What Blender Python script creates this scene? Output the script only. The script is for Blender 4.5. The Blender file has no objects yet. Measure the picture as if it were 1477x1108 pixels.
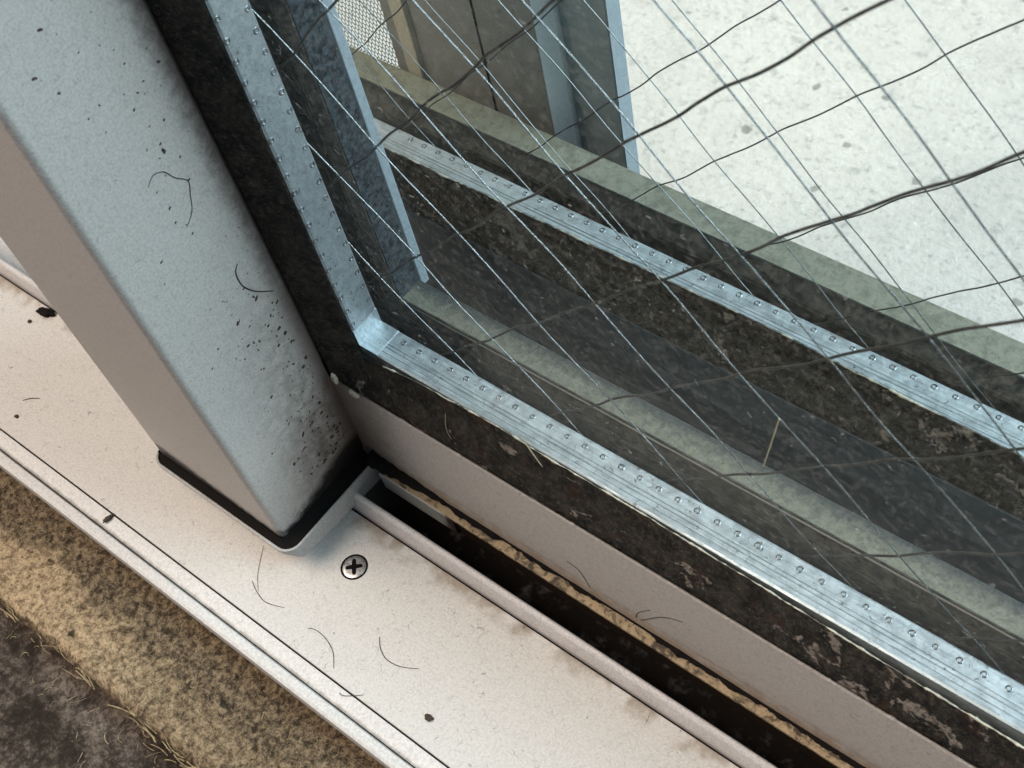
import bpy, bmesh, math, random
from mathutils import Vector, Matrix, noise as mnoise

# ---------------------------------------------------------------- camera (solved from vanishing points, mm)
SC = bpy.context.scene
F, PU, PV = 1867.22, 738.5, 554.0
RX = (0.77700891, 0.43587415, -0.45417053)      # world X in camera axes (right, down, forward)
RY = (0.60794232, -0.7067577, 0.36180064)
RZ = (-0.16328898, -0.55723181, -0.81414337)
CAM = Vector((191.474264, -60.13677808, 300.0))  # mm
MM = 0.001
def ray(u, v):
    c = Vector(((u - PU) / F, (v - PV) / F, 1.0))
    return Vector((Vector(RX).dot(c), Vector(RY).dot(c), Vector(RZ).dot(c)))
def on(ax, val, u, v):
    r = ray(u, v)
    return CAM + r * ((val - CAM[ax]) / r[ax])

cd = bpy.data.cameras.new('camera'); cam = bpy.data.objects.new('camera', cd)
SC.collection.objects.link(cam); SC.camera = cam
cd.sensor_width = 36.0; cd.lens = 36.0 * F / 1477.0
cd.clip_start = 0.01; cd.clip_end = 50.0
cd.dof.use_dof = True; cd.dof.focus_distance = 0.335; cd.dof.aperture_fstop = 56.0
right = Vector((RX[0], RY[0], RZ[0])); down = Vector((RX[1], RY[1], RZ[1])); fwd = Vector((RX[2], RY[2], RZ[2]))
m = Matrix.Identity(4)
for i in range(3):
    m[i][0], m[i][1], m[i][2], m[i][3] = right[i], -down[i], -fwd[i], CAM[i] * MM
cam.matrix_world = m

# ---------------------------------------------------------------- light
W = bpy.data.worlds.new('World'); SC.world = W; W.use_nodes = True
bg = W.node_tree.nodes['Background']
bg.inputs[0].default_value = (0.72, 0.86, 1.0, 1); bg.inputs[1].default_value = 0.22
def area(name, loc, target, size, power, col):
    l = bpy.data.lights.new(name, 'AREA'); l.shape = 'RECTANGLE'; l.size, l.size_y = size
    l.energy = power; l.color = col
    o = bpy.data.objects.new(name, l); SC.collection.objects.link(o)
    o.location = loc
    o.rotation_euler = (Vector(target) - Vector(loc)).to_track_quat('-Z', 'Y').to_euler()
    return o
# overcast daylight outside the window, and the room's ceiling light behind the photographer
area('daylight', (1.55, 1.2, 1.6), (0.05, 0.1, 0.0), (2.0, 1.6), 120, (0.69, 0.86, 1.0))
area('room_light', (-0.60, -0.52, 1.25), (-0.05, 0.0, 0.0), (0.9, 0.8), 24, (1.0, 0.865, 0.745))
SC.view_settings.view_transform = 'Standard'; SC.view_settings.look = 'None'
SC.view_settings.exposure = 0.0; SC.view_settings.gamma = 1.0
SC.view_settings.use_curve_mapping = False
SC.render.engine = 'CYCLES'
SC.cycles.use_denoising = True
SC.cycles.max_bounces = 5; SC.cycles.diffuse_bounces = 2; SC.cycles.glossy_bounces = 3
SC.cycles.use_light_tree = False
SC.cycles.use_adaptive_sampling = True; SC.cycles.adaptive_threshold = 0.035
SC.cycles.transparent_max_bounces = 24; SC.cycles.transmission_bounces = 8
SC.cycles.caustics_reflective = False; SC.cycles.caustics_refractive = False
SC.cycles.sample_clamp_indirect = 4.0

random.seed(7)

# ---------------------------------------------------------------- node helper
class G:
    def __init__(s, name):
        s.m = bpy.data.materials.new(name); s.m.use_nodes = True
        s.t = s.m.node_tree; s.t.nodes.clear()
        s.out = s.t.nodes.new('ShaderNodeOutputMaterial')
        g = s.t.nodes.new('ShaderNodeNewGeometry')
        v = s.t.nodes.new('ShaderNodeVectorMath'); v.operation = 'SCALE'
        s.t.links.new(g.outputs['Position'], v.inputs[0]); v.inputs['Scale'].default_value = 1000.0
        s.p = v.outputs[0]                                   # position in millimetres
        sp = s.t.nodes.new('ShaderNodeSeparateXYZ'); s.t.links.new(s.p, sp.inputs[0])
        s.x, s.y, s.z = sp.outputs
    def put(s, sock, val):
        if isinstance(val, bpy.types.NodeSocket): s.t.links.new(val, sock)
        else: sock.default_value = val
    def math(s, op, a, b=0.0, c=0.0, clamp=False):
        n = s.t.nodes.new('ShaderNodeMath'); n.operation = op; n.use_clamp = clamp
        s.put(n.inputs[0], a); s.put(n.inputs[1], b); s.put(n.inputs[2], c); return n.outputs[0]
    def add(s, a, b): return s.math('ADD', a, b)
    def sub(s, a, b): return s.math('SUBTRACT', a, b)
    def mul(s, a, b): return s.math('MULTIPLY', a, b)
    def mx(s, a, b): return s.math('MAXIMUM', a, b)
    def sat(s, a): return s.math('ADD', a, 0.0, clamp=True)
    def step(s, x, a, b, lo=0.0, hi=1.0):
        n = s.t.nodes.new('ShaderNodeMapRange'); n.interpolation_type = 'SMOOTHSTEP'
        s.put(n.inputs[0], x); n.inputs[1].default_value = a; n.inputs[2].default_value = b
        n.inputs[3].default_value = lo; n.inputs[4].default_value = hi; return n.outputs[0]
    def warp(s, scl=(1, 1, 1), off=(0, 0, 0)):
        n = s.t.nodes.new('ShaderNodeMapping'); s.t.links.new(s.p, n.inputs[0])
        n.inputs['Scale'].default_value = scl; n.inputs['Location'].default_value = off; return n.outputs[0]
    def noise(s, scale, detail=3, rough=0.55, dist=0.0, vec=None, off=None):
        n = s.t.nodes.new('ShaderNodeTexNoise')
        v = vec if vec is not None else (s.warp(off=off) if off else s.p)
        s.t.links.new(v, n.inputs['Vector'])
        n.inputs['Scale'].default_value = scale; n.inputs['Detail'].default_value = detail
        n.inputs['Roughness'].default_value = rough; n.inputs['Distortion'].default_value = dist
        return n.outputs[0]
    def vor(s, scale, vec=None, rand=1.0):
        n = s.t.nodes.new('ShaderNodeTexVoronoi'); s.t.links.new(vec if vec is not None else s.p, n.inputs['Vector'])
        n.inputs['Scale'].default_value = scale; n.inputs['Randomness'].default_value = rand
        sp = s.t.nodes.new('ShaderNodeSeparateColor'); s.t.links.new(n.outputs['Color'], sp.inputs[0])
        return n.outputs['Distance'], sp.outputs[0]
    def mix(s, f, a, b):
        n = s.t.nodes.new('ShaderNodeMix'); n.data_type = 'RGBA'
        s.put(n.inputs[0], f)
        for i, c in ((6, a), (7, b)):
            s.put(n.inputs[i], c if isinstance(c, bpy.types.NodeSocket) else (c[0], c[1], c[2], 1.0))
        return n.outputs[2]
    def fibres(s, scale, width, off, seg=0.5):
        # thin broken curly lines: contour lines of a distorted noise, cut into pieces
        a = s.noise(scale, 1, 0.4, 1.6, off=off)
        l = s.step(s.math('ABSOLUTE', s.sub(a, 0.5)), 0.0, width, 1.0, 0.0)
        k = s.noise(scale * 1.7, 0, 0.5, 0.0, off=(off[1], off[2], off[0]))
        return s.mul(l, s.step(k, seg, seg + 0.06))
    def specks(s, scale, size, thr, vec=None, off=(3, 5, 9)):
        v = vec if vec is not None else s.warp(off=off)
        d, c = s.vor(scale, v)
        d2 = s.add(d, s.mul(s.sub(s.noise(scale * 5, 0), 0.5), size * 1.4))
        return s.mul(s.step(d2, size * 0.75, size * 1.25, 1.0, 0.0), s.step(c, thr, thr + 0.02))
    def bump(s, h, strength=0.3, dist=0.0003):
        n = s.t.nodes.new('ShaderNodeBump'); n.inputs['Strength'].default_value = strength
        n.inputs['Distance'].default_value = dist; s.put(n.inputs['Height'], h); return n.outputs[0]
    def bsdf(s, col, rough=0.5, metal=0.0, normal=None, spec=0.5):
        n = s.t.nodes.new('ShaderNodeBsdfPrincipled')
        s.put(n.inputs['Base Color'], col if isinstance(col, bpy.types.NodeSocket) else (*col, 1.0))
        s.put(n.inputs['Roughness'], rough); s.put(n.inputs['Metallic'], metal)
        n.inputs['Specular IOR Level'].default_value = spec
        if normal is not None: s.t.links.new(normal, n.inputs['Normal'])
        s.t.links.new(n.outputs[0], s.out.inputs[0]); return n

def paint(name, base, extra=None, fib=0.35, speck=0.97, rough=0.48, spec=0.4, grit=1.0):
    g = G(name)
    fine = g.noise(1.5, 3, 0.7)
    grain = g.noise(0.6, 3, 0.85, 0.15, off=(31, 7, 2))
    c = g.mix(g.step(fine, 0.36, 0.62), [k * (1 - 0.17 * grit) for k in base], [min(1, k * 1.03) for k in base])
    c = g.mix(g.mul(g.step(grain, 0.53, 0.70), 0.34 * grit), c, [k * 0.50 for k in base])
    c = g.mix(g.mul(g.step(grain, 0.44, 0.30), 0.28 * grit), c, [min(1, k * 1.20) for k in base])
    c = g.mix(g.mul(g.fibres(0.42, 0.02, (2, 9, 4), 0.48), fib * 1.3), c, [k * 0.18 for k in base])
    if speck < 1: c = g.mix(g.mul(g.specks(0.16, 0.09, speck), 0.85), c, (0.02, 0.017, 0.015))
    if extra: c = extra(g, c)
    nb = g.bump(fine, 0.25, 0.0003)
    g.bsdf(c, rough, 0.0, nb, spec)
    return g.m

BEIGE = (0.515, 0.462, 0.42)
def stile_dirt_shade(g, c):
    # soot and brown grime that has settled along the rebate corner, and low down by the foot with shade painted in
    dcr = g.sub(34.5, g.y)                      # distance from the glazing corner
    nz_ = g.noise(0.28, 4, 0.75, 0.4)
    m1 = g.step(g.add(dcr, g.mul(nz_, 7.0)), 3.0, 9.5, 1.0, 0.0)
    hs = g.step(g.y, 3, 32, 0.0, 7.0)            # soot and painted shade climb higher towards the glazing corner
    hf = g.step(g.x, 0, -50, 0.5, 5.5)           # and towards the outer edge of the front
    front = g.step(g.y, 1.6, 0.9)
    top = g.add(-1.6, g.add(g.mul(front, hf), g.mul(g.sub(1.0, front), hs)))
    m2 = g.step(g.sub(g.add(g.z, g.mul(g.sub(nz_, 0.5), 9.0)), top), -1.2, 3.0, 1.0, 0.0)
    rear = g.step(g.y, 56.5, 57.4)  # shade on the stile's rear part, put into the colour
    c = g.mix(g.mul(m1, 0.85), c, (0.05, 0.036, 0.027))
    near = g.mul(g.step(g.z, 115, 2), g.step(g.y, 1, 27))
    c = g.mix(g.mul(near, g.step(nz_, 0.3, 0.66, 0.30, 0.95)), c, (0.115, 0.088, 0.072))
    side = g.step(g.y, 2, 24)
    s1 = g.mul(g.specks(0.26, 0.14, 0.80, off=(13, 2, 7)), side)
    s2 = g.mul(g.mul(g.specks(0.42, 0.20, 0.66, off=(1, 22, 7)), side), g.step(g.z, 95, 30))
    c = g.mix(g.mul(g.mx(s1, s2), 0.9), c, (0.02, 0.016, 0.013))
    c = g.mix(g.mul(rear, g.step(nz_, 0.25, 0.7, 0.98, 0.85)), c, (0.020, 0.023, 0.026))
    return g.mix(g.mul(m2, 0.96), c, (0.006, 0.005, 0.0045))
def rail_dirt(g, c):
    nz = g.noise(0.3, 5, 0.7)
    m = g.step(g.add(g.z, g.mul(nz, 8.0)), 1.0, 7.5, 1.0, 0.0)
    c = g.mix(g.mul(m, 0.8), c, (0.19, 0.125, 0.075))
    e = g.mul(g.step(g.add(g.x, g.mul(nz, 16)), 8, 36, 1.0, 0.0), 0.85)
    c = g.mix(e, c, (0.09, 0.065, 0.05))
    return c
def sill_dirt(g, c):
    nz = g.noise(0.22, 5, 0.7)
    m = g.mul(g.step(g.add(g.y, g.mul(nz, 11.0)), 20.5, 26.0), g.step(g.noise(0.11, 2, off=(4, 4, 4)), 0.40, 0.58))
    c = g.mix(g.mul(m, 0.75), c, (0.25, 0.19, 0.13))
    w = g.mul(g.fibres(0.16, 0.006, (20, 3, 1), 0.5), 0.75)
    return g.mix(w, c, (0.12, 0.10, 0.09))
def ledge_dirt(g, c):
    nz = g.noise(0.25, 5, 0.72, 0.5)
    return g.mix(g.mul(g.step(nz, 0.46, 0.62), 0.9), c, (0.03, 0.022, 0.016))

M = {}
M['stile'] = paint('paint_stile', [k * 0.93 for k in BEIGE], stile_dirt_shade, fib=0.26, speck=0.985, grit=0.9)
M['rail'] = paint('paint_rail', [k * 0.86 for k in BEIGE], rail_dirt, fib=0.34)
M['sill'] = paint('paint_sill', (0.61, 0.575, 0.535), sill_dirt, fib=0.22, speck=0.985, grit=0.7)
M['trim'] = paint('paint_trim', (0.64, 0.61, 0.58), lambda g, c: g.mix(g.mul(
    g.step(g.add(g.math('ABSOLUTE', g.add(g.y, 25.2)), g.mul(g.noise(0.3, 3, 0.7), 1.3)), 0.5, 1.7, 1.0, 0.0), 0.8),
    c, (0.10, 0.085, 0.07)), fib=0.10, speck=0.99)
M['track'] = paint('paint_track', (0.56, 0.53, 0.51), lambda g, c: g.mix(g.mul(
    g.step(g.x, -20, 12), g.step(g.noise(0.2, 4, 0.7), 0.2, 0.5, 0.88, 1.0)), c, (0.006, 0.0045, 0.0035)), fib=0.2, rough=0.8, spec=0.1)  # blackened under the sash: its shade painted in together with grime
M['bead'] = paint('paint_track_rail', (0.64, 0.60, 0.58), None, fib=0.08, rough=0.25)
M['ochre'] = paint('paint_stained_ledge', (0.46, 0.345, 0.21), ledge_dirt, fib=0.3)
M['skirt'] = paint('paint_dirty_skirt', (0.022, 0.014, 0.010), None, fib=0.1, rough=0.85, spec=0.08)
M['block'] = paint('plastic_guide', (0.42, 0.41, 0.38), lambda g, c: g.mix(
    g.step(g.add(g.x, g.mul(g.noise(0.5, 4, 0.7), 6)), 32, 37), c, (0.04, 0.025, 0.02)), fib=0.25)
M['foot'] = paint('paint_foot', (0.40, 0.39, 0.37), None, fib=0.12, rough=0.42)

def gasket_mat(name, patchy, crust=True):
    g = G(name)
    n = g.noise(0.20, 4, 0.75)
    n2 = g.noise(0.8, 4, 0.8, 0.3, off=(5, 1, 2))
    c = g.mix(g.step(n, 0.36, 0.68), (0.007, 0.006, 0.0055), (0.046, 0.039, 0.030))
    c = g.mix(g.mul(g.step(n2, 0.50, 0.70), 0.60), c, (0.115, 0.10, 0.080))
    c = g.mix(g.mul(g.step(n2, 0.46, 0.34), 0.8), c, (0.006, 0.007, 0.0065))
    rust = g.step(g.noise(0.11, 3, 0.6, off=(9, 9, 3)), 0.54, 0.68)
    c = g.mix(g.mul(rust, 0.6 if crust else 0.25), c, (0.050, 0.022, 0.012) if crust else (0.03, 0.032, 0.018))
    h = g.add(g.mul(n, 1.2), g.mul(n2, 0.7))
    if crust:
        # pale crusty mould with round holes, thickest near the corner and further along the rail
        big = g.noise(0.13, 3, 0.7, 0.3, off=(40, 3, 11))
        where = g.mx(g.mul(g.step(g.x, 6, 11), g.step(g.x, 40, 22)), g.step(g.x, 128, 150))
        where = g.add(patchy, g.mul(where, 0.075))
        pm = g.step(g.add(big, where), 0.60, 0.645)
        hd, hc = g.vor(0.25, g.warp(off=(2, 8, 1)))
        hole = g.mul(g.step(hd, 0.24, 0.32, 1.0, 0.0), g.step(hc, 0.35, 0.4))
        pm = g.mul(g.mul(pm, g.sub(1.0, hole)), g.step(n2, 0.30, 0.5))
        c = g.mix(g.mul(pm, 0.85), c, (0.30, 0.255, 0.215))
        h = g.add(h, g.mul(pm, 0.6))
    c = g.mix(g.mul(g.fibres(0.30, 0.010, (3, 17, 5), 0.55), 0.45), c, (0.23, 0.21, 0.18))
    g.bsdf(c, 0.75, 0.0, g.bump(h, 1.0, 0.0010), 0.2)
    return g.m
M['gasket'] = gasket_mat('rubber_mouldy', -0.03)
M['gasket_stile'] = gasket_mat('rubber_sooty', 0.0, False)
def plain(name, col, rough=0.6, metal=0.0, amp=0.25, scale=0.8, spec=0.4):
    g = G(name); n = g.noise(scale, 5, 0.7, 0.4)
    c = g.mix(g.step(n, 0.3, 0.7), [k * (1 - amp) for k in col], [min(1, k * (1 + amp)) for k in col])
    g.bsdf(c, g.step(n, 0.3, 0.7, max(0.05, rough - 0.08), min(1, rough + 0.1)), metal, g.bump(n, 0.3, 0.0003), spec)
    return g.m
M['rear_gasket'] = plain('rubber_rear', (0.040, 0.033, 0.027), 0.8, amp=0.85, scale=0.4, spec=0.2)
M['sealant'] = plain('sealant_pale', (0.50, 0.46, 0.36), 0.6, amp=0.35)
M['grime'] = plain('grime', (0.006, 0.0045, 0.004), 0.9, amp=0.5, scale=1.0, spec=0.2)
M['hair'] = plain('hair', (0.03, 0.025, 0.022), 0.5)
M['pale_fibre'] = plain('pale_fibre', (0.45, 0.37, 0.24), 0.6)
M['crumb'] = plain('crumb', (0.05, 0.035, 0.028), 0.8, amp=0.5, scale=1.5)
M['lit_edge'] = plain('lit_edge', (0.86, 0.88, 0.88), 0.5, amp=0.05)
M['ledge'] = paint('paint_dusty_ledge', (0.27, 0.25, 0.19), lambda g, c: g.mix(
    g.mul(g.step(g.noise(0.3, 4, 0.75), 0.42, 0.66), 0.6), c, (0.10, 0.092, 0.072)), fib=0.3)
def ledge_fade(g, c):
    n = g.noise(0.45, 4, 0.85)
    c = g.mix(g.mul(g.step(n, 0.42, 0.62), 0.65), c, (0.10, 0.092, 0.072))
    return g.mix(g.step(g.add(g.y, g.mul(g.sub(n, 0.5), 6.0)), 59.2, 66.5), c, (0.022, 0.026, 0.030))  # colour also darkens to blue-black towards the rear edge
M['ledge_near'] = paint('paint_dusty_inner_ledge', (0.22, 0.20, 0.15), ledge_fade, fib=0.3)
M['edge_grey'] = plain('edge_grey', (0.30, 0.335, 0.36), 0.5, amp=0.12)
M['flange'] = plain('shaded_flange', (0.040, 0.045, 0.050), 0.95, amp=0.85, scale=0.7, spec=0.08)  # stile paint darkened; the shade at the back is in this colour
M['outer_rail_shaded'] = paint('paint_outer_rail_shaded', (0.058, 0.074, 0.090), lambda g, c: g.mix(
    g.mul(g.step(g.noise(0.2, 5, 0.7), 0.35, 0.7), 0.6), c, (0.024, 0.031, 0.038)), fib=0.25)  # beige rail between the sashes, its shade put into the dark blue

# aluminium spacer: brushed, slightly oxidised
g = G('spacer_aluminium')
st = g.noise(0.9, 4, 0.6, 0.2, vec=g.warp((0.10, 1.6, 0.6)))
ox = g.noise(0.35, 5, 0.7, 0.5)
c = g.mix(g.step(st, 0.3, 0.7), (0.46, 0.50, 0.52), (0.66, 0.70, 0.72))
c = g.mix(g.mul(g.step(ox, 0.55, 0.75), 0.4), c, (0.38, 0.39, 0.38))
c = g.mix(g.mul(g.fibres(0.34, 0.018, (7, 3, 1), 0.50), 0.75), c, (0.08, 0.08, 0.078))
g.bsdf(c, g.step(ox, 0.3, 0.7, 0.34, 0.52), g.step(ox, 0.35, 0.7, 0.75, 0.45), g.bump(g.add(st, g.mul(ox, 0.3)), 0.22, 0.00015))
M['alu'] = g.m
g = G('spacer_aluminium_shaded')  # darker copy for the upright bar, side shading put into the metal colour
ox = g.noise(0.45, 4, 0.75, 0.1)
c = g.mix(g.step(ox, 0.3, 0.7), (0.30, 0.315, 0.325), (0.42, 0.44, 0.45))
c = g.mix(g.mul(g.fibres(0.34, 0.018, (7, 3, 1), 0.46), 0.8), c, (0.06, 0.06, 0.06))
g.bsdf(c, 0.45, 0.55, g.bump(ox, 0.2, 0.00015))
M['alu_shaded'] = g.m
M['perf'] = plain('perforation_metal', (0.22, 0.23, 0.24), 0.3, 0.9, amp=0.2)
M['wire'] = plain('wire_steel', (0.27, 0.27, 0.265), 0.20, 0.95, amp=0.15, scale=0.6)
M['wire_dark'] = plain('wire_oxidised', (0.055, 0.050, 0.048), 0.5, 0.3, amp=0.4, scale=0.6)
M['screw'] = plain('screw_steel', (0.55, 0.51, 0.48), 0.32, 0.9, amp=0.12)
M['dark'] = plain('black_gap', (0.006, 0.005, 0.005), 0.9, spec=0.1)

# glass: clear slab, mirror share by angle; the room side carries a film of dust and lint
def glass(name, dusty):
    g = G(name)
    lw = g.t.nodes.new('ShaderNodeLayerWeight'); lw.inputs[0].default_value = 0.5
    fr = g.add(0.008, g.mul(g.math('POWER', lw.outputs['Facing'], 5.0), 0.085))
    tr = g.t.nodes.new('ShaderNodeBsdfTransparent'); tr.inputs[0].default_value = (0.978, 0.992, 0.988, 1)
    gl = g.t.nodes.new('ShaderNodeBsdfGlossy'); gl.inputs['Roughness'].default_value = 0.015
    gl.inputs[0].default_value = (0.9, 0.95, 0.95, 1)
    a = g.t.nodes.new('ShaderNodeMixShader'); g.put(a.inputs[0], fr)
    g.t.links.new(tr.outputs[0], a.inputs[1]); g.t.links.new(gl.outputs[0], a.inputs[2])
    if dusty:
        df = g.t.nodes.new('ShaderNodeBsdfDiffuse'); df.inputs[0].default_value = (0.62, 0.62, 0.58, 1)
        dust = g.step(g.noise(0.8, 2, 0.85, 0.0), 0.46, 0.72, 0.002, 0.15)
        b = g.t.nodes.new('ShaderNodeMixShader'); g.put(b.inputs[0], dust)
        g.t.links.new(a.outputs[0], b.inputs[1]); g.t.links.new(df.outputs[0], b.inputs[2]); a = b
    g.t.links.new(a.outputs[0], g.out.inputs[0]); return g.m
M['glass'] = glass('window_glass', False); M['glass_dusty'] = glass('window_glass_dusty', True)

# old wood / fibrous board in front of the sill
g = G('weathered_board')
n = g.noise(0.05, 4, 0.75, 0.4)
f1 = g.noise(0.40, 5, 0.85, 0.15)
f2 = g.noise(1.3, 2, 0.7, off=(3, 3, 3))
c = g.mix(g.step(f1, 0.34, 0.62), (0.14, 0.09, 0.05), (0.60, 0.435, 0.265))
c = g.mix(g.mul(g.step(f2, 0.52, 0.68), 0.55), c, (0.10, 0.066, 0.036))
c = g.mix(g.mul(g.fibres(0.32, 0.02, (12, 2, 8), 0.54), 0.5), c, (0.07, 0.045, 0.025))
edge = g.step(g.add(g.y, g.mul(g.sub(n, 0.5), 34.0)), -49.0, -36.0)  # mould plus the sill's shadow, painted dark along the sill side
right_ = g.step(g.add(g.x, g.mul(g.sub(n, 0.5), 110.0)), -70, 30, 0.0, 0.8)
mould = g.sat(g.add(edge, right_))
c = g.mix(g.mul(mould, g.step(f1, 0.25, 0.72, 1.0, 0.45)), c, (0.022, 0.016, 0.011))
c = g.mix(g.mul(g.specks(0.17, 0.17, 0.68), 0.85), c, (0.025, 0.018, 0.012))
low = g.step(g.add(g.y, g.mul(g.sub(f1, 0.5), 7)), -56.5, -60.0)
c = g.mix(g.mul(low, 0.85), c, (0.05, 0.035, 0.022))
g.bsdf(c, 0.9, 0.0, g.bump(f1, 1.0, 0.0012), 0.15)
M['board'] = g.m
g = G('dark_board')
n = g.noise(0.07, 4, 0.75, 0.2); f1 = g.noise(0.6, 4, 0.85, 0.4)
c = g.mix(g.step(n, 0.38, 0.64), (0.035, 0.025, 0.018), (0.19, 0.145, 0.115))
c = g.mix(g.mul(g.step(f1, 0.40, 0.60, 1.0, 0.0), 0.75), c, (0.020, 0.014, 0.010))
c = g.mix(g.mul(g.step(f1, 0.58, 0.74), 0.5), c, (0.30, 0.235, 0.18))
g.bsdf(c, 0.9, 0.0, g.bump(f1, 1.0, 0.001), 0.15)
M['dark_board'] = g.m
# pale render / concrete outside
g = G('pale_concrete')
n = g.noise(0.010, 3, 0.6); f1 = g.noise(0.10, 4, 0.8, 0.1); f2 = g.noise(0.30, 3, 0.8, 0.1)
c = g.mix(g.step(n, 0.3, 0.7), (0.64, 0.545, 0.485), (0.76, 0.65, 0.575))
c = g.mix(g.mul(g.step(f1, 0.54, 0.68), 0.60), c, (0.36, 0.33, 0.30))
c = g.mix(g.mul(g.step(f2, 0.55, 0.68), 0.55), c, (0.36, 0.33, 0.30))
c = g.mix(g.mul(g.step(f2, 0.42, 0.30), 0.5), c, (0.86, 0.84, 0.79))
c = g.mix(g.mul(g.specks(0.06, 0.13, 0.66), 0.6), c, (0.16, 0.13, 0.11))
g.bsdf(c, 0.85, 0.0, g.bump(f1, 0.6, 0.002), 0.2)
M['ground'] = g.m

# ---------------------------------------------------------------- mesh helpers (all coordinates in mm)
LOC = {}
def empty(name, base):
    o = bpy.data.objects.new(name, None); SC.collection.objects.link(o)
    o.location = Vector(base) * MM; o.empty_display_size = 0.01
    LOC[o.name] = Vector(base); return o
def base_of(o):
    b = Vector((0, 0, 0))
    while o is not None:
        b += LOC.get(o.name, Vector((0, 0, 0))); o = o.parent
    return b
def link(name, me, mat, parent=None, base=None):
    """me is in world mm; move it to its parent's (or its own) base and scale to metres"""
    o = bpy.data.objects.new(name, me); SC.collection.objects.link(o)
    off = Vector((0, 0, 0))
    if parent is not None:
        off = base_of(parent); o.parent = parent
    elif base is not None:
        off = Vector(base); o.location = off * MM; LOC[o.name] = off
    me.transform(Matrix.Scale(MM, 4) @ Matrix.Translation(-off))
    me.materials.append(M[mat]); return o
def from_bm(bm, smooth=False):
    bmesh.ops.recalc_face_normals(bm, faces=bm.faces[:])
    me = bpy.data.meshes.new('mesh'); bm.to_mesh(me); bm.free()
    if smooth:
        for p in me.polygons: p.use_smooth = True
    return me
def prism(pts, ax, lo, hi, bevel=0.0, seg=2):
    """closed polygon of 2-D points extruded along axis ax; the two others stay in x,y,z order"""
    oth = [i for i in range(3) if i != ax]
    bm = bmesh.new(); rings = []
    for t in (lo, hi):
        r = []
        for a, b in pts:
            v = [0, 0, 0]; v[ax] = t; v[oth[0]] = a; v[oth[1]] = b
            r.append(bm.verts.new(v))
        rings.append(r)
    n = len(pts)
    bm.faces.new(rings[0]); bm.faces.new(rings[1])
    for i in range(n):
        bm.faces.new((rings[0][i], rings[0][(i + 1) % n], rings[1][(i + 1) % n], rings[1][i]))
    bmesh.ops.recalc_face_normals(bm, faces=bm.faces[:])
    if bevel > 0:
        es = [e for e in bm.edges if abs((e.verts[0].co - e.verts[1].co)[ax]) > 1e-6]
        bmesh.ops.bevel(bm, geom=es, offset=bevel, segments=seg, profile=0.5, affect='EDGES', clamp_overlap=True)
    return from_bm(bm)
def box(a, b, bevel=0.0):
    bm = bmesh.new(); bmesh.ops.create_cube(bm, size=1)
    for v in bm.verts: v.co = Vector([(a[i] + b[i]) / 2 + v.co[i] * (b[i] - a[i]) for i in range(3)])
    if bevel: bmesh.ops.bevel(bm, geom=bm.edges[:], offset=bevel, segments=2, profile=0.5, affect='EDGES')
    return from_bm(bm)
def tube(pts, rad, sides=6):
    bm = bmesh.new(); rings = []
    pts = [Vector(p) for p in pts]; up = None
    for i, p in enumerate(pts):
        d = (pts[min(i + 1, len(pts) - 1)] - pts[max(i - 1, 0)]).normalized()
        if up is None: up = d.orthogonal().normalized()
        up = (up - d * up.dot(d)).normalized(); w = d.cross(up)
        r = rad[i] if isinstance(rad, (list, tuple)) else rad
        rings.append([bm.verts.new(p + (up * math.cos(2 * math.pi * k / sides) + w * math.sin(2 * math.pi * k / sides)) * r) for k in range(sides)])
    for a, b in zip(rings, rings[1:]):
        for k in range(sides): bm.faces.new((a[k], a[(k + 1) % sides], b[(k + 1) % sides], b[k]))
    bm.faces.new(rings[0]); bm.faces.new(rings[-1])
    return from_bm(bm, True)
def smooth_path(pts, n=8):
    pts = [Vector(p) for p in pts]; out = []
    for i in range(len(pts) - 1):
        p0, p1, p2, p3 = pts[max(i - 1, 0)], pts[i], pts[i + 1], pts[min(i + 2, len(pts) - 1)]
        for k in range(n):
            t = k / n
            out.append(0.5 * ((2 * p1) + (p2 - p0) * t + (2 * p0 - 5 * p1 + 4 * p2 - p3) * t * t + (3 * p1 - p0 - 3 * p2 + p3) * t ** 3))
    return out + [pts[-1]]
def nz(x, s=1.0, o=0.0): return mnoise.noise(Vector((x * s + 0.13, o + 0.37, 0.71)))
def rag(x, o=0.0): return nz(x, 0.09, o) * 0.9 + nz(x, 0.35, o + 7) * 0.5 + nz(x, 1.3, o + 3) * 0.32
def tag(o, label=None, cat=None, group=None, kind=None):
    if label: o['label'] = label
    if cat: o['category'] = cat
    if group: o['group'] = group
    if kind: o['kind'] = kind
    return o
def lerp_table(tab, x):
    if x <= tab[0][0]: return tab[0][1]
    for (a, va), (b, vb) in zip(tab, tab[1:]):
        if x <= b: return va + (vb - va) * (x - a) / (b - a)
    return tab[-1][1]

# ---------------------------------------------------------------- ground outside
SILL = -14.0
bm = bmesh.new()
bmesh.ops.create_grid(bm, x_segments=2, y_segments=2, size=1)
for v in bm.verts: v.co = Vector((v.co.x * 4000, 2140 + v.co.y * 2000, -150.0))
tag(link('ground', from_bm(bm), 'ground', base=(0, 2140, -150)), kind='structure',
    label='pale speckled concrete outside the window')

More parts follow.
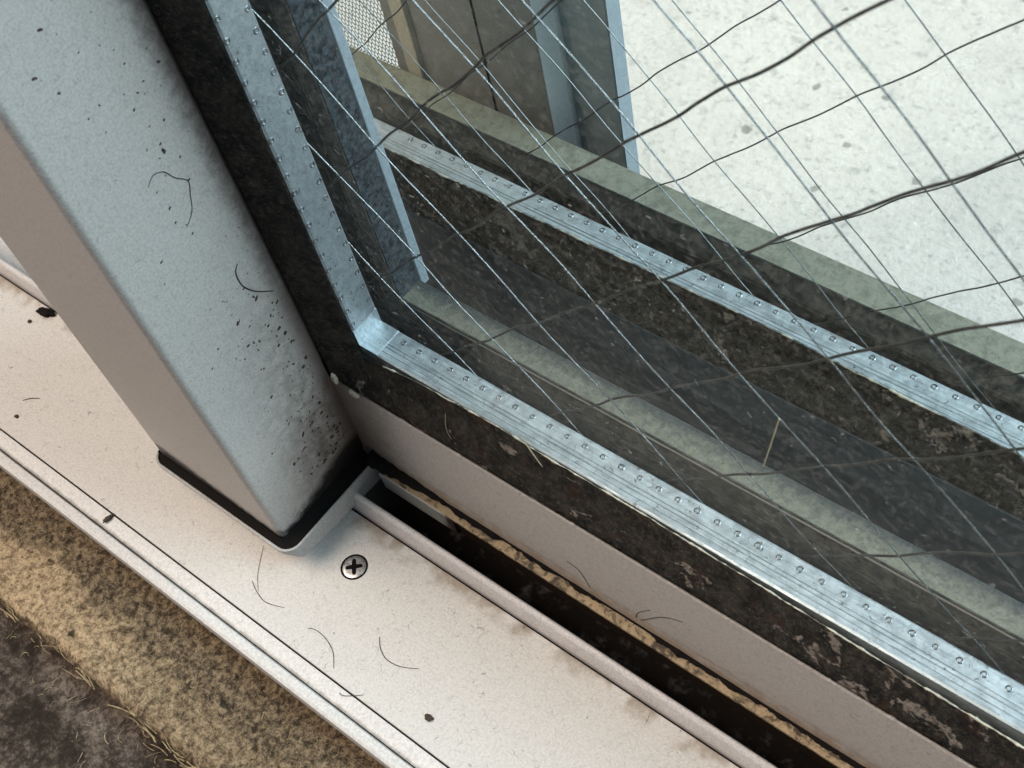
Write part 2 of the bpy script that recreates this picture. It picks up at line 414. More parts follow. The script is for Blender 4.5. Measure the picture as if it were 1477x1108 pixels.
# ---------------------------------------------------------------- window frame with sill, tracks
X0, X1 = -420.0, 330.0
frame = empty('window_frame', (0, 0, SILL - 26))
tag(frame, 'beige painted aluminium window sill and sliding tracks with a cross-head screw', 'window frame')
link('sill_plate', prism([(-20.25, SILL), (20.6, SILL), (20.6, SILL - 3), (-20.25, SILL - 3)], 0, X0, X1, 0.25), 'sill', frame)
link('front_trim', prism([(-29.2, SILL - 0.4), (-28.2, SILL + 0.2), (-26.0, SILL + 0.1), (-25.6, SILL - 0.9), (-25.0, SILL - 0.8),
     (-23.6, SILL - 0.35), (-20.75, SILL + 0.02), (-20.75, SILL - 4), (-26, SILL - 6), (-29.2, SILL - 6.2)], 0, X0, X1, 0.18), 'trim', frame)
link('groove', box((X0, -25.64, SILL - 3), (X1, -25.30, SILL - 0.80)), 'grime', frame)
link('joint', box((X0, -20.8, SILL - 4), (X1, -20.2, SILL - 1.2)), 'dark', frame)
link('track_rail', prism([(21.3, SILL - 4), (21.3, SILL), (22.2, SILL + 6.2), (22.9, SILL + 7.0), (23.7, SILL + 6.9), (24.2, SILL + 6.0),
     (24.4, SILL - 8), (21.3, SILL - 8)], 0, X0, X1, 0.3), 'bead', frame)
link('rail_joint', box((X0, 20.5, SILL - 5), (X1, 21.4, SILL - 1.5)), 'dark', frame)
link('track_bed', prism([(24.3, SILL - 9), (24.3, SILL - 7), (66, SILL - 7), (70, SILL - 2), (74, SILL - 2), (78, SILL - 10), (150, SILL - 14),
     (150, SILL - 24), (24.3, SILL - 24)], 0, X0, X1), 'track', frame)
link('body', box((X0, -27, SILL - 26), (X1, 24.2, SILL - 8.1)), 'track', frame)
# cross-head screw
sx, sy = on(2, SILL, 511, 818)[:2]
R0 = 3.95
bm = bmesh.new()
prof = [(0.0, 0.10), (1.2, 0.10), (2.6, 0.06), (3.3, -0.02), (3.6, -0.25), (3.62, -1.2)]
prev = None; N = 48; ctr = bm.verts.new((sx, sy, SILL + 0.22))
for r, h in prof[1:]:
    ring = [bm.verts.new((sx + r * math.cos(2 * math.pi * k / N), sy + r * math.sin(2 * math.pi * k / N), SILL + 0.12 + h)) for k in range(N)]
    for k in range(N):
        if prev is None: bm.faces.new((ctr, ring[k], ring[(k + 1) % N]))
        else: bm.faces.new((prev[k], ring[k], ring[(k + 1) % N], prev[(k + 1) % N]))
    prev = ring
screw = link('screw', from_bm(bm, True), 'screw', frame)
def disc(cx, cy, z, r, h, n=40):
    bm = bmesh.new(); a = [bm.verts.new((cx + r * math.cos(2 * math.pi * k / n), cy + r * math.sin(2 * math.pi * k / n), z)) for k in range(n)]
    b = [bm.verts.new((v.co.x, v.co.y, z - h)) for v in a]
    bm.faces.new(a); bm.faces.new(b)
    for k in range(n): bm.faces.new((a[k], a[(k + 1) % n], b[(k + 1) % n], b[k]))
    return from_bm(bm)
link('screw_rim', disc(sx, sy, SILL + 0.05, R0, 0.3), 'grime', screw)
# cross recess: two crossing slots with slightly waisted arms, axes near the picture's vertical
bm = bmesh.new()
ang0 = math.atan2(*(on(2, SILL, 511, 800) - on(2, SILL, 511, 830))[:2][::-1])
out = []
for q in range(4):
    a = ang0 + q * math.pi / 2
    for rr, da in ((0.95, -math.pi / 4), (1.9, -0.30), (2.35, -0.20), (2.45, 0.0), (2.35, 0.20), (1.9, 0.30)):
        out.append((sx + rr * math.cos(a + da), sy + rr * math.sin(a + da)))
tv = [bm.verts.new((x, y, SILL + 0.235)) for x, y in out]; bv = [bm.verts.new((x, y, SILL + 0.0)) for x, y in out]
bm.faces.new(tv); bm.faces.new(bv)
for k in range(len(tv)): bm.faces.new((tv[k], tv[(k + 1) % len(tv)], bv[(k + 1) % len(tv)], bv[k]))
link('cross_recess', from_bm(bm), 'dark', screw)

# ---------------------------------------------------------------- boards in front of the sill
def board(name, ya, yb, zt, th, mat, label, cat, o):
    bm = bmesh.new(); nx, ny = 170, 40; g_ = []
    for i in range(nx + 1):
        x = -330 + 560 * i / nx; row = []
        for j in range(ny + 1):
            t = j / ny; y = ya + (yb - ya) * t
            z = zt + 0.5 * nz(x, 0.05, o + y * 0.03) + 0.35 * nz(x, 0.3, o + y * 0.2)
            e = y - ya
            if e < 4.5: z -= (4.5 - e) ** 2 / 7.0 * (1 + 0.4 * nz(x, 0.2, o)); y += 0.7 * rag(x, o + 2) * (1 - e / 4.5)
            row.append(bm.verts.new((x, y, z)))
        row.insert(0, bm.verts.new((x, ya + 0.3, zt - th)))
        g_.append(row)
    for a, b in zip(g_, g_[1:]):
        for k in range(len(a) - 1): bm.faces.new((a[k], b[k], b[k + 1], a[k + 1]))
    o_ = link(name, from_bm(bm, True), mat, base=(-50, ya, zt - th))
    return tag(o_, label, cat)
board('wooden_ledge', -59.5, -18, -22.4, 22, 'board', 'mouldy yellowish wooden ledge running along the front of the sill', 'ledge', 1)
board('wooden_plank', -150, -59.0, -31, 16, 'dark_board', 'dark brown weathered plank below the yellowish ledge', 'plank', 5)

# ---------------------------------------------------------------- sliding sashes
def gasket_bottom(d, table, xa, xb, o):
    """mouldy glazing rubber on the bottom rail; ragged top edge along the glass"""
    bm = bmesh.new(); rows = []; n = int((xb - xa) / 0.7); tops = []
    for i in range(n + 1):
        x = xa + (xb - xa) * i / n
        zt = lerp_table(table, x) + 0.55 * rag(x, o)
        tops.append((x, zt))
        h = zt - 31.5; r = []
        for a, y in ((-0.15, 36.2), (0.02, 35.35), (0.16, 35.5), (0.40, 36.7), (0.62, 37.8), (0.82, 38.55), (1.0, 39.12), (1.0, 39.3)):
            bul = (0.35 * nz(x, 0.15, o + a * 5) + 0.22 * nz(x, 0.6, o + a * 9)) * (1 if 0.1 < a < 0.9 else 0.15)
            r.append(bm.verts.new((x, y + d - bul, 31.5 + a * h)))
        rows.append(r)
    for a, b in zip(rows, rows[1:]):
        for k in range(len(a) - 1): bm.faces.new((a[k], b[k], b[k + 1], a[k + 1]))
    return from_bm(bm, True), tops
def gasket_stile(xe, za, zb, o):
    bm = bmesh.new(); rows = []; n = int((zb - za) / 1.0)
    for i in range(n + 1):
        z = za + (zb - za) * i / n; xt = xe + 0.22 * rag(z, o); r = []
        for a, y in ((-0.2, 36.2), (0.0, 35.2), (0.12, 35.1), (0.40, 36.4), (0.64, 37.6), (0.84, 38.5), (1.0, 39.12), (1.0, 39.3)):
            bul = (0.25 * nz(z, 0.15, o + a * 5) + 0.15 * nz(z, 0.6, o + a * 9)) * (1 if 0.1 < a < 0.9 else 0.15)
            r.append(bm.verts.new((a * xt, y - bul, z)))
        rows.append(r)
    for a, b in zip(rows, rows[1:]):
        for k in range(len(a) - 1): bm.faces.new((a[k], b[k], b[k + 1], a[k + 1]))
    return from_bm(bm, True)
def perforation_mesh():
    bm = bmesh.new(); N = 12; prev = None
    c = bm.verts.new((0, 0, -0.28))
    for r, h in ((0.28, -0.22), (0.40, 0.10), (0.52, 0.17), (0.66, 0.10), (0.80, 0.0)):
        ring = [bm.verts.new((r * math.cos(2 * math.pi * k / N), r * math.sin(2 * math.pi * k / N), h)) for k in range(N)]
        for k in range(N):
            if prev is None: bm.faces.new((c, ring[k], ring[(k + 1) % N]))
            else: bm.faces.new((prev[k], ring[k], ring[(k + 1) % N], prev[(k + 1) % N]))
        prev = ring
    me = from_bm(bm, True); me.transform(Matrix.Scale(MM, 4)); me.materials.append(M['perf']); me.name = 'perforation'
    return me
PERF = perforation_mesh()
def perforate(bar, pts, axis):
    for p in pts:
        o = bpy.data.objects.new('perforation', PERF); SC.collection.objects.link(o); o.parent = bar
        o.location = (Vector(p) - base_of(bar)) * MM
        j = random.uniform(0.9, 1.1); o.scale = (j, j, j)
        if axis == 0: o.rotation_euler = (0, math.pi / 2, 0)
def wire_mesh(m_, b_, y, lim, rad, wav, ph):
    xa, xb, za, zb = lim; pts = []
    n = 260
    for i in range(n + 1):
        x = xa + (xb - xa) * i / n; z = m_ * x + b_
        if za <= z <= zb:
            s = x * 1.414
            off = wav * (math.sin(2 * math.pi * s / 24.6 + ph) * 0.6 + 0.9 * nz(s, 0.05, ph) + 0.35 * nz(s, 0.18, ph + 4))
            pts.append((x + off * 0.7, y + 0.25 * math.sin(2 * math.pi * s / 49.0 + ph), z - off * 0.7 * (1 if m_ > 0 else -1)))
    if len(pts) < 4: return None
    return tube(pts, rad, 8)

def wires(pane, fam_a, fam_b, y, lim, ra, rb):
    for k, (m_, b_) in enumerate(fam_a):
        me = wire_mesh(m_, b_, y - 0.25, lim, ra, 0.14, k * 1.7)
        if me: link('wire', me, 'wire', pane)
    for k, (m_, b_) in enumerate(fam_b):
        me = wire_mesh(m_, b_, y + 0.3, lim, rb, 0.42, k * 2.3 + 0.6)
        if me: link('wire', me, 'wire_dark', pane)

ZT = 430.0; XR = 300.0
# ---- inner sash ----
sash = empty('sliding_sash', (0, 40, -13.6))
tag(sash, 'inner sliding window sash with a wide beige stile and wired double glazing', 'window sash')
stile = link('stile', prism([(-52 + 2.2 - 2.2 * math.cos(k * math.pi / 12), 2.2 - 2.2 * math.sin(k * math.pi / 12)) for k in range(7)] +
     [(-1.9 + 1.9 * math.sin(k * math.pi / 14), 1.9 - 1.9 * math.cos(k * math.pi / 14)) for k in range(8)] +
     [(0, 34.5), (-4.5, 34.6), (-4.5, 65.6), (-52, 65.6)], 2, -3.3, ZT), 'stile', sash)
link('rear_flange', prism([(-4.4, 57.8), (9.3, 57.8), (9.3, 65.6), (-4.4, 65.6)], 2, 0.6, ZT, 0.2), 'flange', sash)
link('bottom_rail', prism([(34.5, 0.2), (34.5, 32.8), (34.8, 33.2), (35.15, 33.0), (35.3, 30.0), (57.8, 30.0), (57.8, 46.3), (58.3, 46.5),
     (65.2, 46.5), (65.6, 46.0), (65.6, -11), (35.2, -11), (35.2, -3.2), (34.0, -3.0), (33.9, -2.2), (34.2, -1.2)], 0, 0.05, XR), 'rail', sash)
link('stained_ledge', prism([(31.5, -5.0), (33.9, -4.9), (35.1, -4.6), (35.1, -6.5), (31.5, -6.2)], 0, 7.6, XR, 0.12), 'ochre', sash)
link('skirt', prism([(31.8, -6.2), (35.1, -6.2), (35.1, -13.6), (32.2, -13.6)], 0, 7.6, XR), 'skirt', sash)
link('guide_block', prism([(31.2, -5.3), (31.8, -5.1), (31.9, -13.0), (31.3, -13.0)], 0, 7.4, 35.0, 0.1), 'block', sash)
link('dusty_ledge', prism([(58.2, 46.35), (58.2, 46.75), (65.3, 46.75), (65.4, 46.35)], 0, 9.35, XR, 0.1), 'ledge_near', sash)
link('edge_strip', prism([(-40, 65.65), (9.4, 65.65), (9.5, 68.3), (-40, 68.3)], 2, 44.0, ZT, 0.3), 'edge_grey', sash)
NEAR = [(-10, 46.5), (9, 46.2), (14, 46.4), (19, 47.6), (30, 50.0), (51, 51.4), (91, 50.6), (119, 49.5), (159, 46.6), (180, 45.6), (300, 44.5)]
gme, tops = gasket_bottom(0, NEAR, -3, XR, 0.0)
link('bottom_gasket', gme, 'gasket', sash)
link('stile_gasket', gasket_stile(12.0, 24, ZT, 4.0), 'gasket_stile', sash)
# pale torn sealant skin along the top of the rubber
pts, rad = [], []
for i, (x, z) in enumerate(tops):
    if x < 20: continue
    pts.append((x, 39.0 + 0.1 * nz(x, 0.7, 2), z + 0.12)); k = nz(x, 0.22, 12) + 0.7 * nz(x, 1.1, 31)
    rad.append(max(0.03, 0.10 + 0.30 * k))
link('sealant_bead', tube(pts, rad, 5), 'sealant', sash)
# dust crumbling over the rail's upper edge
pts, rad = [], []
x = 1.0
while x < XR:
    k = nz(x, 0.35, 51) + 0.8 * nz(x, 1.2, 17)
    pts.append((x, 34.75, 33.05)); rad.append(max(0.05, 0.16 + 0.42 * k)); x += 0.45
tag(link('dust_fringe', tube(pts, rad, 6), 'rail', sash), kind='stuff')
# grime packed in the crevice above the stained ledge
pts, rad = [], []
x = 4.0
while x < XR:
    k = nz(x, 0.045, 3) + 0.7 * nz(x, 0.22, 9) + 0.4 * nz(x, 0.9, 2)
    r = max(0.25, 0.40 + 1.25 * k)
    if x < 36: r = max(r, 2.9 * (1 - (x - 4) / 38) + 0.9 * nz(x, 0.4, 1))  # thick end near the foot also stands in for the foot's shadow
    if 37 < x < 46: r = max(r, 1.5 * (1 - abs(x - 41.5) / 6))
    pts.append((x, 33.9, -3.6 + (0.8 if x < 30 else 0.0))); rad.append(r); x += 0.6
tag(link('grime_shade_line', tube(pts, rad, 7), 'grime', sash), kind='stuff')
# spacers
def spacer_profile_bottom(d=0.0):
    y = [(41.25, 46.2), (41.8, 46.5), (42.9, 46.5), (43.05, 46.28), (43.2, 46.5), (44.3, 46.5), (44.42, 46.2), (44.6, 46.5), (45.3, 46.5), (45.42, 46.2),
         (45.6, 46.5), (49.6, 46.5), (50.0, 46.2), (50.0, 40.0), (41.25, 40.0)]
    return [(a + d, b) for a, b in y]
sb = link('spacer_bar', prism(spacer_profile_bottom(), 0, 15.6, XR), 'alu', sash)
perforate(sb, [(18.9 + 5.135 * k, 47.75, 46.5) for k in range(34)], 2)
ss = link('spacer_bar', prism([(9.0, 41.25), (9.3, 41.8), (9.3, 49.6), (9.0, 50.0), (3, 50.0), (3, 41.25)], 2, 52.0, ZT), 'alu_shaded', sash)
perforate(ss, [(9.3, 48.85, 56.8 + 5.33 * k) for k in range(26)] + [(9.3, 42.05, 54.2 + 5.33 * k) for k in range(26)], 0)
ck = link('corner_key', prism([(9.35, 52.0), (9.35, 46.55), (15.55, 46.55), (15.55, 40.5), (3.2, 40.5), (3.2, 52.0)], 1, 41.3, 50.0, 0.3), 'alu', sash)
# rear rubber, seen through the glass
link('rear_gasket', prism([(55.1, 28), (55.1, 42.6), (55.5, 43.4), (56.0, 43.0), (58.0, 45.8), (58.35, 46.95), (57.9, 47.0), (57.75, 28)], 0, 2, XR), 'rear_gasket', sash)
link('rear_gasket', prism([(-4, 55.1), (7.0, 55.1), (7.6, 55.6), (9.0, 57.4), (9.1, 57.75), (-4, 57.75)], 2, 30, ZT), 'rear_gasket', sash)
p1 = link('glass_pane', box((-3.5, 39.3, 33), (XR, 41.2, ZT)), 'glass_dusty', sash)
bm = bmesh.new()
for i in range(800):
    x = 10 + 225 * random.random(); z = 46 + 190 * random.random() ** 1.2
    a = random.uniform(0, 6.28); bend = random.uniform(-2.4, 2.4); L = random.choice((0.3, 0.4, 0.5, 0.7, 1.0, 1.6)); r = random.uniform(0.02, 0.045)
    prev = None
    for k in range(5):
        t = k / 4 - 0.5; aa = a + bend * t
        q = Vector((x + math.cos(aa) * L * t, 39.27, z + math.sin(aa) * L * t)); w = Vector((-math.sin(aa), 0, math.cos(aa))) * r
        ring = [bm.verts.new(q + w), bm.verts.new(q + Vector((0, -r, 0))), bm.verts.new(q - w)]
        if prev:
            for c_i in range(2): bm.faces.new((prev[c_i], prev[c_i + 1], ring[c_i + 1], ring[c_i]))
        prev = ring
M['lint'] = plain('lint', (0.52, 0.52, 0.48), 0.8)
tag(link('lint', from_bm(bm), 'lint', p1), kind='stuff')
p1.data.materials.append(M['glass'])
for f_ in p1.data.polygons: f_.material_index = 0 if f_.normal.y < -0.5 else 1
p2 = link('glass_pane', box((-3.5, 50.05, 33), (XR, 55.05, ZT)), 'glass', sash)
A1 = [(-1.0, 44.5), (-1.0, 77.8), (-1.01, 112.6), (-1.02, 148.5), (-1.0, 182.6), (-1.01, 218.3), (-1.0, 252.2), (-1.03, 289.8), (-1.05, 326.4), (-1.05, 362.5), (-1.05, 399)]
B1 = [(1.06, 158), (1.06, 121.5), (1.04, 86.4), (1.05, 50.5), (1.06, 12.9), (1.07, -23.3), (1.09, -62.2), (1.12, -103.0), (1.13, -142)]
wires(p2, A1, B1, 52.5, (2, 260, 36, 260), 0.17, 0.27)

# soot flakes stuck to the stile's side: far too many to pick out
def flake(bm, p, ax, r, el, ang):
    n = 7; oth = [k for k in range(3) if k != ax]; ring = []
    top = Vector(p); top[ax] += r * 0.25; ct = bm.verts.new(top)
    for k in range(n):
        t = 2 * math.pi * k / n; rr = r * random.uniform(0.55, 1.15)
        a, b = rr * math.cos(t) * el, rr * math.sin(t)
        q = Vector(p); q[oth[0]] += a * math.cos(ang) - b * math.sin(ang); q[oth[1]] += a * math.sin(ang) + b * math.cos(ang)
        ring.append(bm.verts.new(q))
    for k in range(n): bm.faces.new((ct, ring[k], ring[(k + 1) % n]))
bm = bmesh.new()
for i in range(330):
    z = 8 + 190 * random.random() ** 1.7; y = 32.5 - abs(random.gauss(0, 9)) - random.random() * 2
    if z > 80 and random.random() < 0.55: continue
    if y < 6: continue
    r = random.choice((0.13, 0.16, 0.2, 0.24, 0.3, 0.38, 0.55)) * (1 if z < 80 else 0.8)
    flake(bm, (0.02, y, z), 0, r, random.uniform(1, 1.9), random.uniform(0, 3.14))
for i in range(40):
    flake(bm, (0.02, random.uniform(8, 32), random.uniform(60, 200)), 0, random.uniform(0.12, 0.38), random.uniform(1, 2.2), random.uniform(0, 3.14))
bmesh.ops.recalc_face_normals(bm, faces=bm.faces[:])
me = bpy.data.meshes.new('mesh'); bm.to_mesh(me); bm.free()
tag(link('soot_flakes', me, 'crumb', stile), kind='stuff')

# foot under the stile: a shallow rimmed cap
foot_pts = []
def arc(cx, cy, r, a0, a1, n=10):
    return [(cx + r * math.cos(a0 + (a1 - a0) * k / n), cy + r * math.sin(a0 + (a1 - a0) * k / n)) for k in range(n + 1)]
def outline(ins):
    r = 5.0 - ins
    return ([(5.1 - ins, 33.8)] + list(reversed(arc(0.1, 1.9, r, -math.pi / 2, 0, 12))) +
            list(reversed(arc(-48.6, 1.9, r, math.pi, 1.5 * math.pi, 12))) + [(-53.6 + ins, 33.8)])
FZ = -3.0
bm = bmesh.new()
O, I = outline(0), outline(0.8)
def zb(p):
    t = max(0.0, min(1.0, (p[1] + 3.1) / 4.4)) if p[0] > -20 else 0.0
    t = t * t * (3 - 2 * t)
    return FZ - 1.5 - (4.6 + 0.09 * max(0, p[1])) * t
ob = [bm.verts.new((p[0], p[1], zb(p))) for p in O]; ot = [bm.verts.new((p[0], p[1], FZ)) for p in O]
it = [bm.verts.new((p[0], p[1], FZ)) for p in I]; ib = [bm.verts.new((p[0], p[1], FZ - 1.2)) for p in I]
for k in range(len(O) - 1):
    for lo, hi in ((ob, ot), (ot, it), (it, ib)): bm.faces.new((lo[k], lo[k + 1], hi[k + 1], hi[k]))
bm.faces.new(ib); bm.faces.new(ob)
fm = from_bm(bm)
ft = link('foot_cap', fm, 'foot', sash)
bev = ft.modifiers.new('soft', 'BEVEL'); bev.width = 0.00022; bev.segments = 2; bev.limit_method = 'ANGLE'; bev.angle_limit = math.radians(50)
bm = bmesh.new(); I2 = outline(0.85); loops = []
for t in (0.0, 0.35, 0.7, 1.0):
    lp = []
    for k, p in enumerate(I2):
        q = (max(-52.2, min(0.2, p[0])), max(-0.2, min(33.8, p[1])))
        x, y = p[0] + (q[0] - p[0]) * t, p[1] + (q[1] - p[1]) * t
        lp.append(bm.verts.new((x, y, FZ - 0.6 + 1.6 * t ** 2.2 + (0.4 * nz(x + y, 0.5, 2) if 0 < t else 0))))
    loops.append(lp)
for a, b in zip(loops, loops[1:]):
    for k in range(len(a) - 1): bm.faces.new((a[k], a[k + 1], b[k + 1], b[k]))
link('foot_grime_shade', from_bm(bm, True), 'grime', ft)  # black fill painting both grime and shade in the recess around the stile

# ---- outer sash ----
D = 54.5
osash = empty('outer_sash', (0, 100, -20))
tag(osash, 'outer sliding window sash with wired glass, seen behind the inner glazing', 'window sash')
XL = -420.0
link('bottom_rail', prism([(34.5 + D, -14), (34.5 + D, 34.0), (34.8 + D, 34.4), (35.3 + D, 30), (60.0 + D, 30), (60.0 + D, 47), (68.7 + D, 47),
     (69.0 + D, 46.5), (69.0 + D, -14)], 0, XL, XR), 'outer_rail_shaded', osash)
link('dusty_ledge', prism([(60.2 + D, 46.9), (60.2 + D, 47.3), (68.6 + D, 47.3), (68.7 + D, 46.9)], 0, XL, XR, 0.1), 'ledge', osash)
FAR = [(-420, 52), (0, 52), (60, 53), (90, 54.0), (120, 52.5), (160, 51), (300, 50)]
gme, tops = gasket_bottom(D, FAR, -120, XR, 20.0)
link('bottom_gasket', gme, 'gasket', osash)
pts, rad = [], []
for i, (x, z) in enumerate(tops):
    if x < -30: continue
    pts.append((x, 39.0 + D, z + 0.1)); k = nz(x, 0.22, 42) + 0.7 * nz(x, 1.1, 61)
    rad.append(max(0.03, 0.08 + 0.42 * k))
link('sealant_bead', tube(pts, rad, 5), 'sealant', osash)
sb = link('spacer_bar', prism(spacer_profile_bottom(D), 0, XL, XR), 'alu', osash)
perforate(sb, [(-26 + 5.135 * k, 47.75 + D + 0.6, 46.5) for k in range(44)], 2)
link('rear_gasket', prism([(55.1 + D, 28), (55.1 + D, 43.0), (55.6 + D, 43.8), (60.1 + D, 46.9), (60.1 + D, 28)], 0, XL, XR), 'rear_gasket', osash)
p3 = link('glass_pane', box((XL, 39.3 + D, 33), (XR, 41.2 + D, ZT)), 'glass', osash)
p4 = link('glass_pane', box((XL, 50.05 + D, 33), (XR, 55.05 + D, ZT)), 'glass', osash)
A2 = [(-1.03, -51), (-1.03, -16), (-1.03, 19.5), (-1.01, 54.6), (-1.05, 89.7), (-0.99, 124.5), (-1.04, 161.9), (-1.06, 196.6), (-1.05, 231.3), (-1.08, 269.5), (-1.07, 304)]
B2 = [(1.04, 149), (1.04, 113), (1.04, 78), (1.04, 42.3), (1.05, 7.1), (1.07, -30.4), (1.05, -64.0), (1.07, -101)]
wires(p4, A2, B2, 107.5, (-120, 220, 36, 190), 0.15, 0.18)

# ---------------------------------------------------------------- insect screen outside
YS = 138.0
scr = empty('insect_screen', (-30, YS, SILL - 13.8))
tag(scr, 'insect screen with brown frame and fine honeycomb mesh, standing outside the glass', 'insect screen')
ZB, ZS = SILL - 13.5, 330.0
M['screen_brown'] = paint('paint_screen_brown', (0.33, 0.29, 0.265), None, fib=0.5)
M['screen_grey'] = paint('paint_screen_grey', (0.42, 0.43, 0.42), None, fib=0.25)
M['screen_tan'] = paint('paint_screen_tan', (0.66, 0.54, 0.42), None, fib=0.2)
link('frame_stile', prism([(-56.0, 129.5), (3.9, 129.5), (3.9, 144), (-56.0, 144)], 2, ZB, ZS, 0.4), 'screen_brown', scr)
link('spline_strip', prism([(-51.0, 129.0), (-50.0, 128.0), (-44.5, 128.0), (-43.7, 129.45), (-51.0, 129.45)], 2, ZB, ZS, 0.3), 'screen_tan', scr)
link('seam', box((-18.0, 129.38, ZB), (-17.2, 129.48, ZS)), 'dark', scr)
link('outer_stile', prism([(8.65, 134.6), (24.0, 134.6), (24.0, 140.2), (8.65, 140.2)], 2, ZB, ZS, 0.3), 'screen_grey', scr)
link('stile_edge', prism([(4.0, 129.3), (8.6, 132.6), (8.6, 134.5), (8.0, 144), (4.0, 144)], 2, ZB, ZS, 0.3), 'lit_edge', scr)  # added pale chamfer; its colour stands in for daylight on the stile's side
link('stile_edge', prism([(24.05, 134.8), (24.4, 134.8), (24.4, 140), (24.05, 140)], 2, ZB, ZS), 'edge_grey', scr)
link('bottom_bar', box((-300, YS - 2.5, ZB), (-56.1, YS + 5, 12.0), 0.4), 'screen_brown', scr)
bm = bmesh.new(); R1 = 0.86; r1 = 0.70
KZ = 1.45; dxh, dzh = R1 * math.sqrt(3), R1 * 1.5 * KZ
for j in range(int(130 / dzh)):
    for i in range(int(52 / dxh)):
        cx = -56.4 - i * dxh - (dxh / 2 if j % 2 else 0); cz = 11.5 + j * dzh
        ring = []
        for rr, y in ((R1, YS - 0.1), (r1, YS - 0.1), (r1, YS + 0.05)):
            ring.append([bm.verts.new((cx + rr * math.sin(k * math.pi / 3), y, cz + KZ * rr * math.cos(k * math.pi / 3))) for k in range(6)])
        for a, b in ((0, 1), (1, 2)):
            for k in range(6): bm.faces.new((ring[a][k], ring[a][(k + 1) % 6], ring[b][(k + 1) % 6], ring[b][k]))
me = bpy.data.meshes.new('mesh'); bm.to_mesh(me); bm.free()
M['mesh_grey'] = plain('mesh_grey', (0.30, 0.30, 0.29), 0.5)
tag(link('honeycomb_mesh', me, 'mesh_grey', scr), kind='stuff')

# ---------------------------------------------------------------- small loose things
def hair(pix, ax, val, lift, r, label, mat='hair', name='hair', cat='hair', taper=True, group=None):
    P = []
    for u, v in pix:
        p = on(ax, val, u, v); p[ax] += lift; P.append(p)
    P = smooth_path(P); n = len(P)
    rad = [r * (0.45 + 0.55 * math.sin(math.pi * (0.08 + 0.84 * i / (n - 1)))) if taper else r for i in range(n)]
    o = link(name, tube(P, rad, 6), mat, base=P[0]); tag(o, label, cat, group); return o
def c_(ox, oy, s, L): return [(ox + x * s, oy + y * s) for x, y in L]
hair(c_(0, 0, .3385, [(630, 800), (650, 750), (695, 732), (745, 757), (800, 770), (810, 830), (817, 900), (795, 970)]), 0, 0, 0.1, 0.10, 'thin wavy hair stuck high on the side of the stile, beside the black rubber')
hair(c_(0, 350, .3385, [(1010, 90), (1004, 130), (1030, 180), (1070, 202), (1110, 208), (1165, 205)]), 0, 0, 0.12, 0.15, 'thick dark curved hair on the side of the stile, half-circle shaped')
hair(c_(180, 600, .2708, [(740, 690), (718, 790), (708, 860), (712, 935)]), 2, SILL, 0.12, 0.06, 'fine faint hair hanging on the sill below the rounded foot')
hair(c_(180, 600, .2708, [(680, 880), (700, 930), (740, 985), (790, 1008), (850, 1022)]), 2, SILL, 0.12, 0.10, 'curved dark hair on the sill between the foot and the thin joint')
hair(c_(0, 650, .4133, [(1075, 620), (1105, 628), (1140, 660), (1163, 705), (1165, 760)]), 2, SILL, 0.12, 0.10, 'hooked hair on the sill close to the thin dark joint')
hair(c_(0, 650, .4133, [(1325, 650), (1328, 690), (1350, 730), (1400, 755), (1462, 762)]), 2, SILL, 0.12, 0.11, 'long dark curved hair in the middle of the bare sill plate')
hair(c_(0, 650, .4133, [(1185, 845), (1195, 855), (1230, 857), (1270, 853)]), 2, SILL, 0.16, 0.10, 'short hair lying across the thin dark joint of the sill')
hair(c_(450, 650, .4133, [(890, 385), (930, 415), (955, 450), (972, 482)]), 1, 34.5, -0.1, 0.09, 'dark hair stuck to the beige bottom rail under the mouldy rubber')
hair([(938, 880), (920, 884), (922, 894), (955, 890), (985, 897)], 1, 34.5, -0.1, 0.09, 'kinked dark hair on the beige bottom rail above the stained ledge')
hair(c_(400, 350, .3385, [(718, 725), (722, 790), (745, 835), (785, 870)]), 1, 36.3, -0.2, 0.09, 'pale curled hair on the mouldy rubber near the sash corner', mat='pale_fibre')
hair(c_(400, 350, .3385, [(1035, 815), (1080, 880), (1132, 952)]), 1, 37.4, -0.25, 0.16, 'straight pale splinter lying across the mouldy rubber', mat='pale_fibre', name='splinter', cat='splinter')
hair(c_(1000, 600, .1805, [(690, 20), (640, 170), (580, 350), (560, 400)]), 1, 49.9, -0.1, 0.16, 'short pale fibre stuck inside the double glazing', mat='pale_fibre', name='fibre', cat='fibre', taper=False)

def lump(p, size, seed, mat, name, label, cat, group=None):
    bm = bmesh.new(); bmesh.ops.create_icosphere(bm, subdivisions=3, radius=1)
    for v in bm.verts:
        k = 1 + 0.42 * mnoise.noise(v.co * 1.6 + Vector((seed, 1, 2))) + 0.2 * mnoise.noise(v.co * 4 + Vector((seed, 5, 2)))
        q = Vector((v.co.x * size[0], v.co.y * size[1], v.co.z * size[2])) * k
        a = size[3] if len(size) > 3 else 0.0
        v.co = Vector((p[0] + q.x * math.cos(a) - q.y * math.sin(a), p[1] + q.x * math.sin(a) + q.y * math.cos(a), p[2] + q.z + size[2] * 0.55))
    return tag(link(name, from_bm(bm, True), mat, base=p), label, cat, group)
q1, q2 = on(2, SILL, 151, 753), on(2, SILL, 163, 744)
lump((q1 + q2) / 2, (1.75, 0.75, 0.6, math.atan2((q2 - q1).y, (q2 - q1).x)), 3, 'crumb', 'crumb', 'small brown elongated crumb in the groove of the front trim', 'crumb')
lump(on(2, SILL, 619, 1036), (1.2, 0.9, 0.5), 8, 'crumb', 'crumb', 'round dark crumb on the bare sill plate, beside the thin joint', 'crumb')
lump(on(2, SILL, 66, 452), (3.6, 1.5, 1.2, 0.2), 5, 'grime', 'dirt_clump', 'black clump of dirt against the track rail, left of the wide stile', 'dirt')
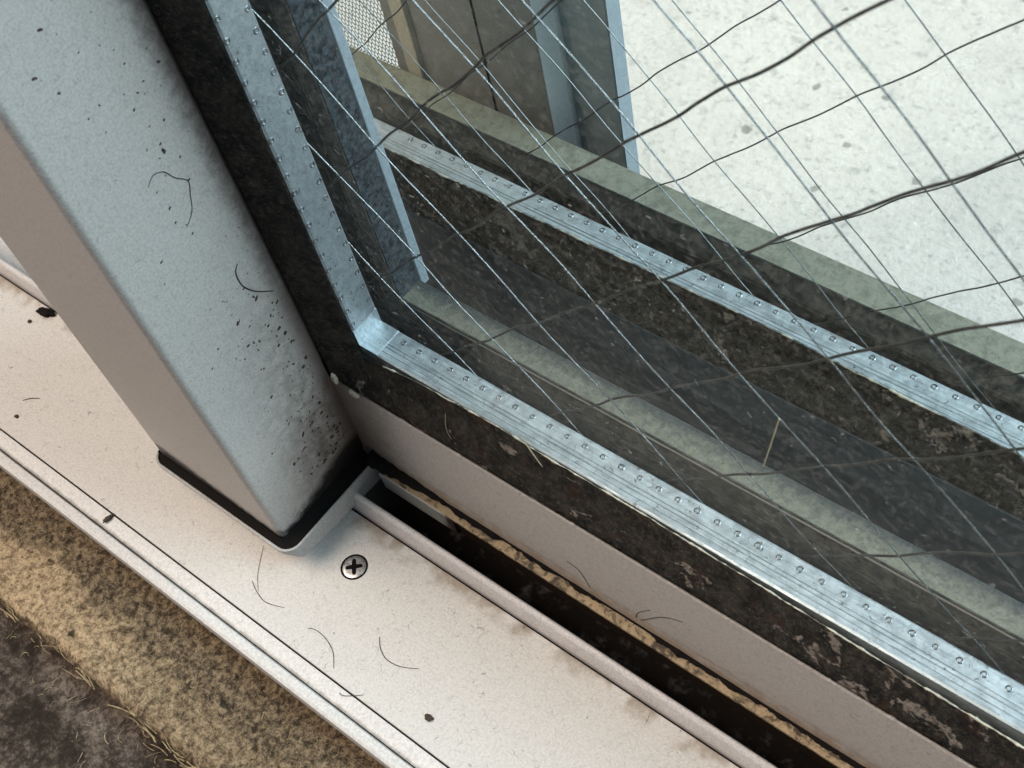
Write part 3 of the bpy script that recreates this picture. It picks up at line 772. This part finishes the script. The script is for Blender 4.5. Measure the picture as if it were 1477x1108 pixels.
lump(on(2, SILL, 43, 464), (0.8, 0.7, 0.3), 11, 'crumb', 'crumb', 'tiny dark crumb on the sill just before the black dirt clump', 'crumb')
lump(on(2, SILL, 24, 601), (0.8, 0.6, 0.35), 21, 'crumb', 'crumb', 'tiny grey crumb on the sill left of the stile', 'crumb')
hair([(33, 578), (45, 575), (58, 575)], 2, SILL, 0.12, 0.16, 'short grey thread on the sill left of the stile', name='thread', cat='thread')

# crusty flakes where stile, rail and rubber meet
cw = on(1, 34.3, 484, 545)
lump((cw.x, cw.y - 0.4, cw.z - 1), (1.0, 0.7, 2.1), 31, 'sealant', 'sealant_flake', 'pale crust of sealant at the corner where stile and bottom rail meet', 'sealant')
cw = on(1, 34.6, 512, 566)
lump((cw.x, cw.y - 0.5, cw.z - 0.6), (2.0, 0.6, 0.9), 37, 'sealant', 'sealant_flake', 'pale crumbly sealant on top of the bottom rail beside the corner crust', 'sealant')

# loose straw-like fibres and dust over the boards: uncountable
bm = bmesh.new()
def add_fibre(p, a, L, r, bend):
    n = 5; prev = None
    for i in range(n + 1):
        t = i / n - 0.5; aa = a + bend * t
        q = Vector((p[0] + math.cos(aa) * L * t, p[1] + math.sin(aa) * L * t, p[2] + r * 0.8))
        w = Vector((-math.sin(aa), math.cos(aa), 0)) * r
        ring = [bm.verts.new(q + w), bm.verts.new(q + Vector((0, 0, r))), bm.verts.new(q - w)]
        if prev:
            for k in range(2): bm.faces.new((prev[k], prev[k + 1], ring[k + 1], ring[k]))
        prev = ring
for i in range(420):
    x, y = random.uniform(-160, 90), random.uniform(-57, -31)
    add_fibre((x, y, -22.0), random.uniform(0, math.pi), random.uniform(0.8, 3.2), random.uniform(0.04, 0.10), random.uniform(-1.6, 1.6))
for i in range(120):
    x, y = random.uniform(-120, 90), random.uniform(-95, -61)
    add_fibre((x, y, -30.6), random.uniform(0, math.pi), random.uniform(1.0, 5), random.uniform(0.05, 0.14), random.uniform(-1.6, 1.6))
for i in range(90):
    x, y = random.uniform(-120, 90), random.gauss(-59.8, 0.7)
    add_fibre((x, y, -24.2), random.gauss(0, 0.25), random.uniform(2, 9), random.uniform(0.08, 0.2), random.uniform(-0.5, 0.5))
M['straw'] = plain('straw', (0.30, 0.22, 0.12), 0.8, amp=0.5, scale=0.4)
tag(link('loose_fibres', from_bm(bm), 'straw', base=(-50, -45, -22.4)), 'tiny straw-coloured fibres scattered over the wooden ledge', 'fibres', kind='stuff')
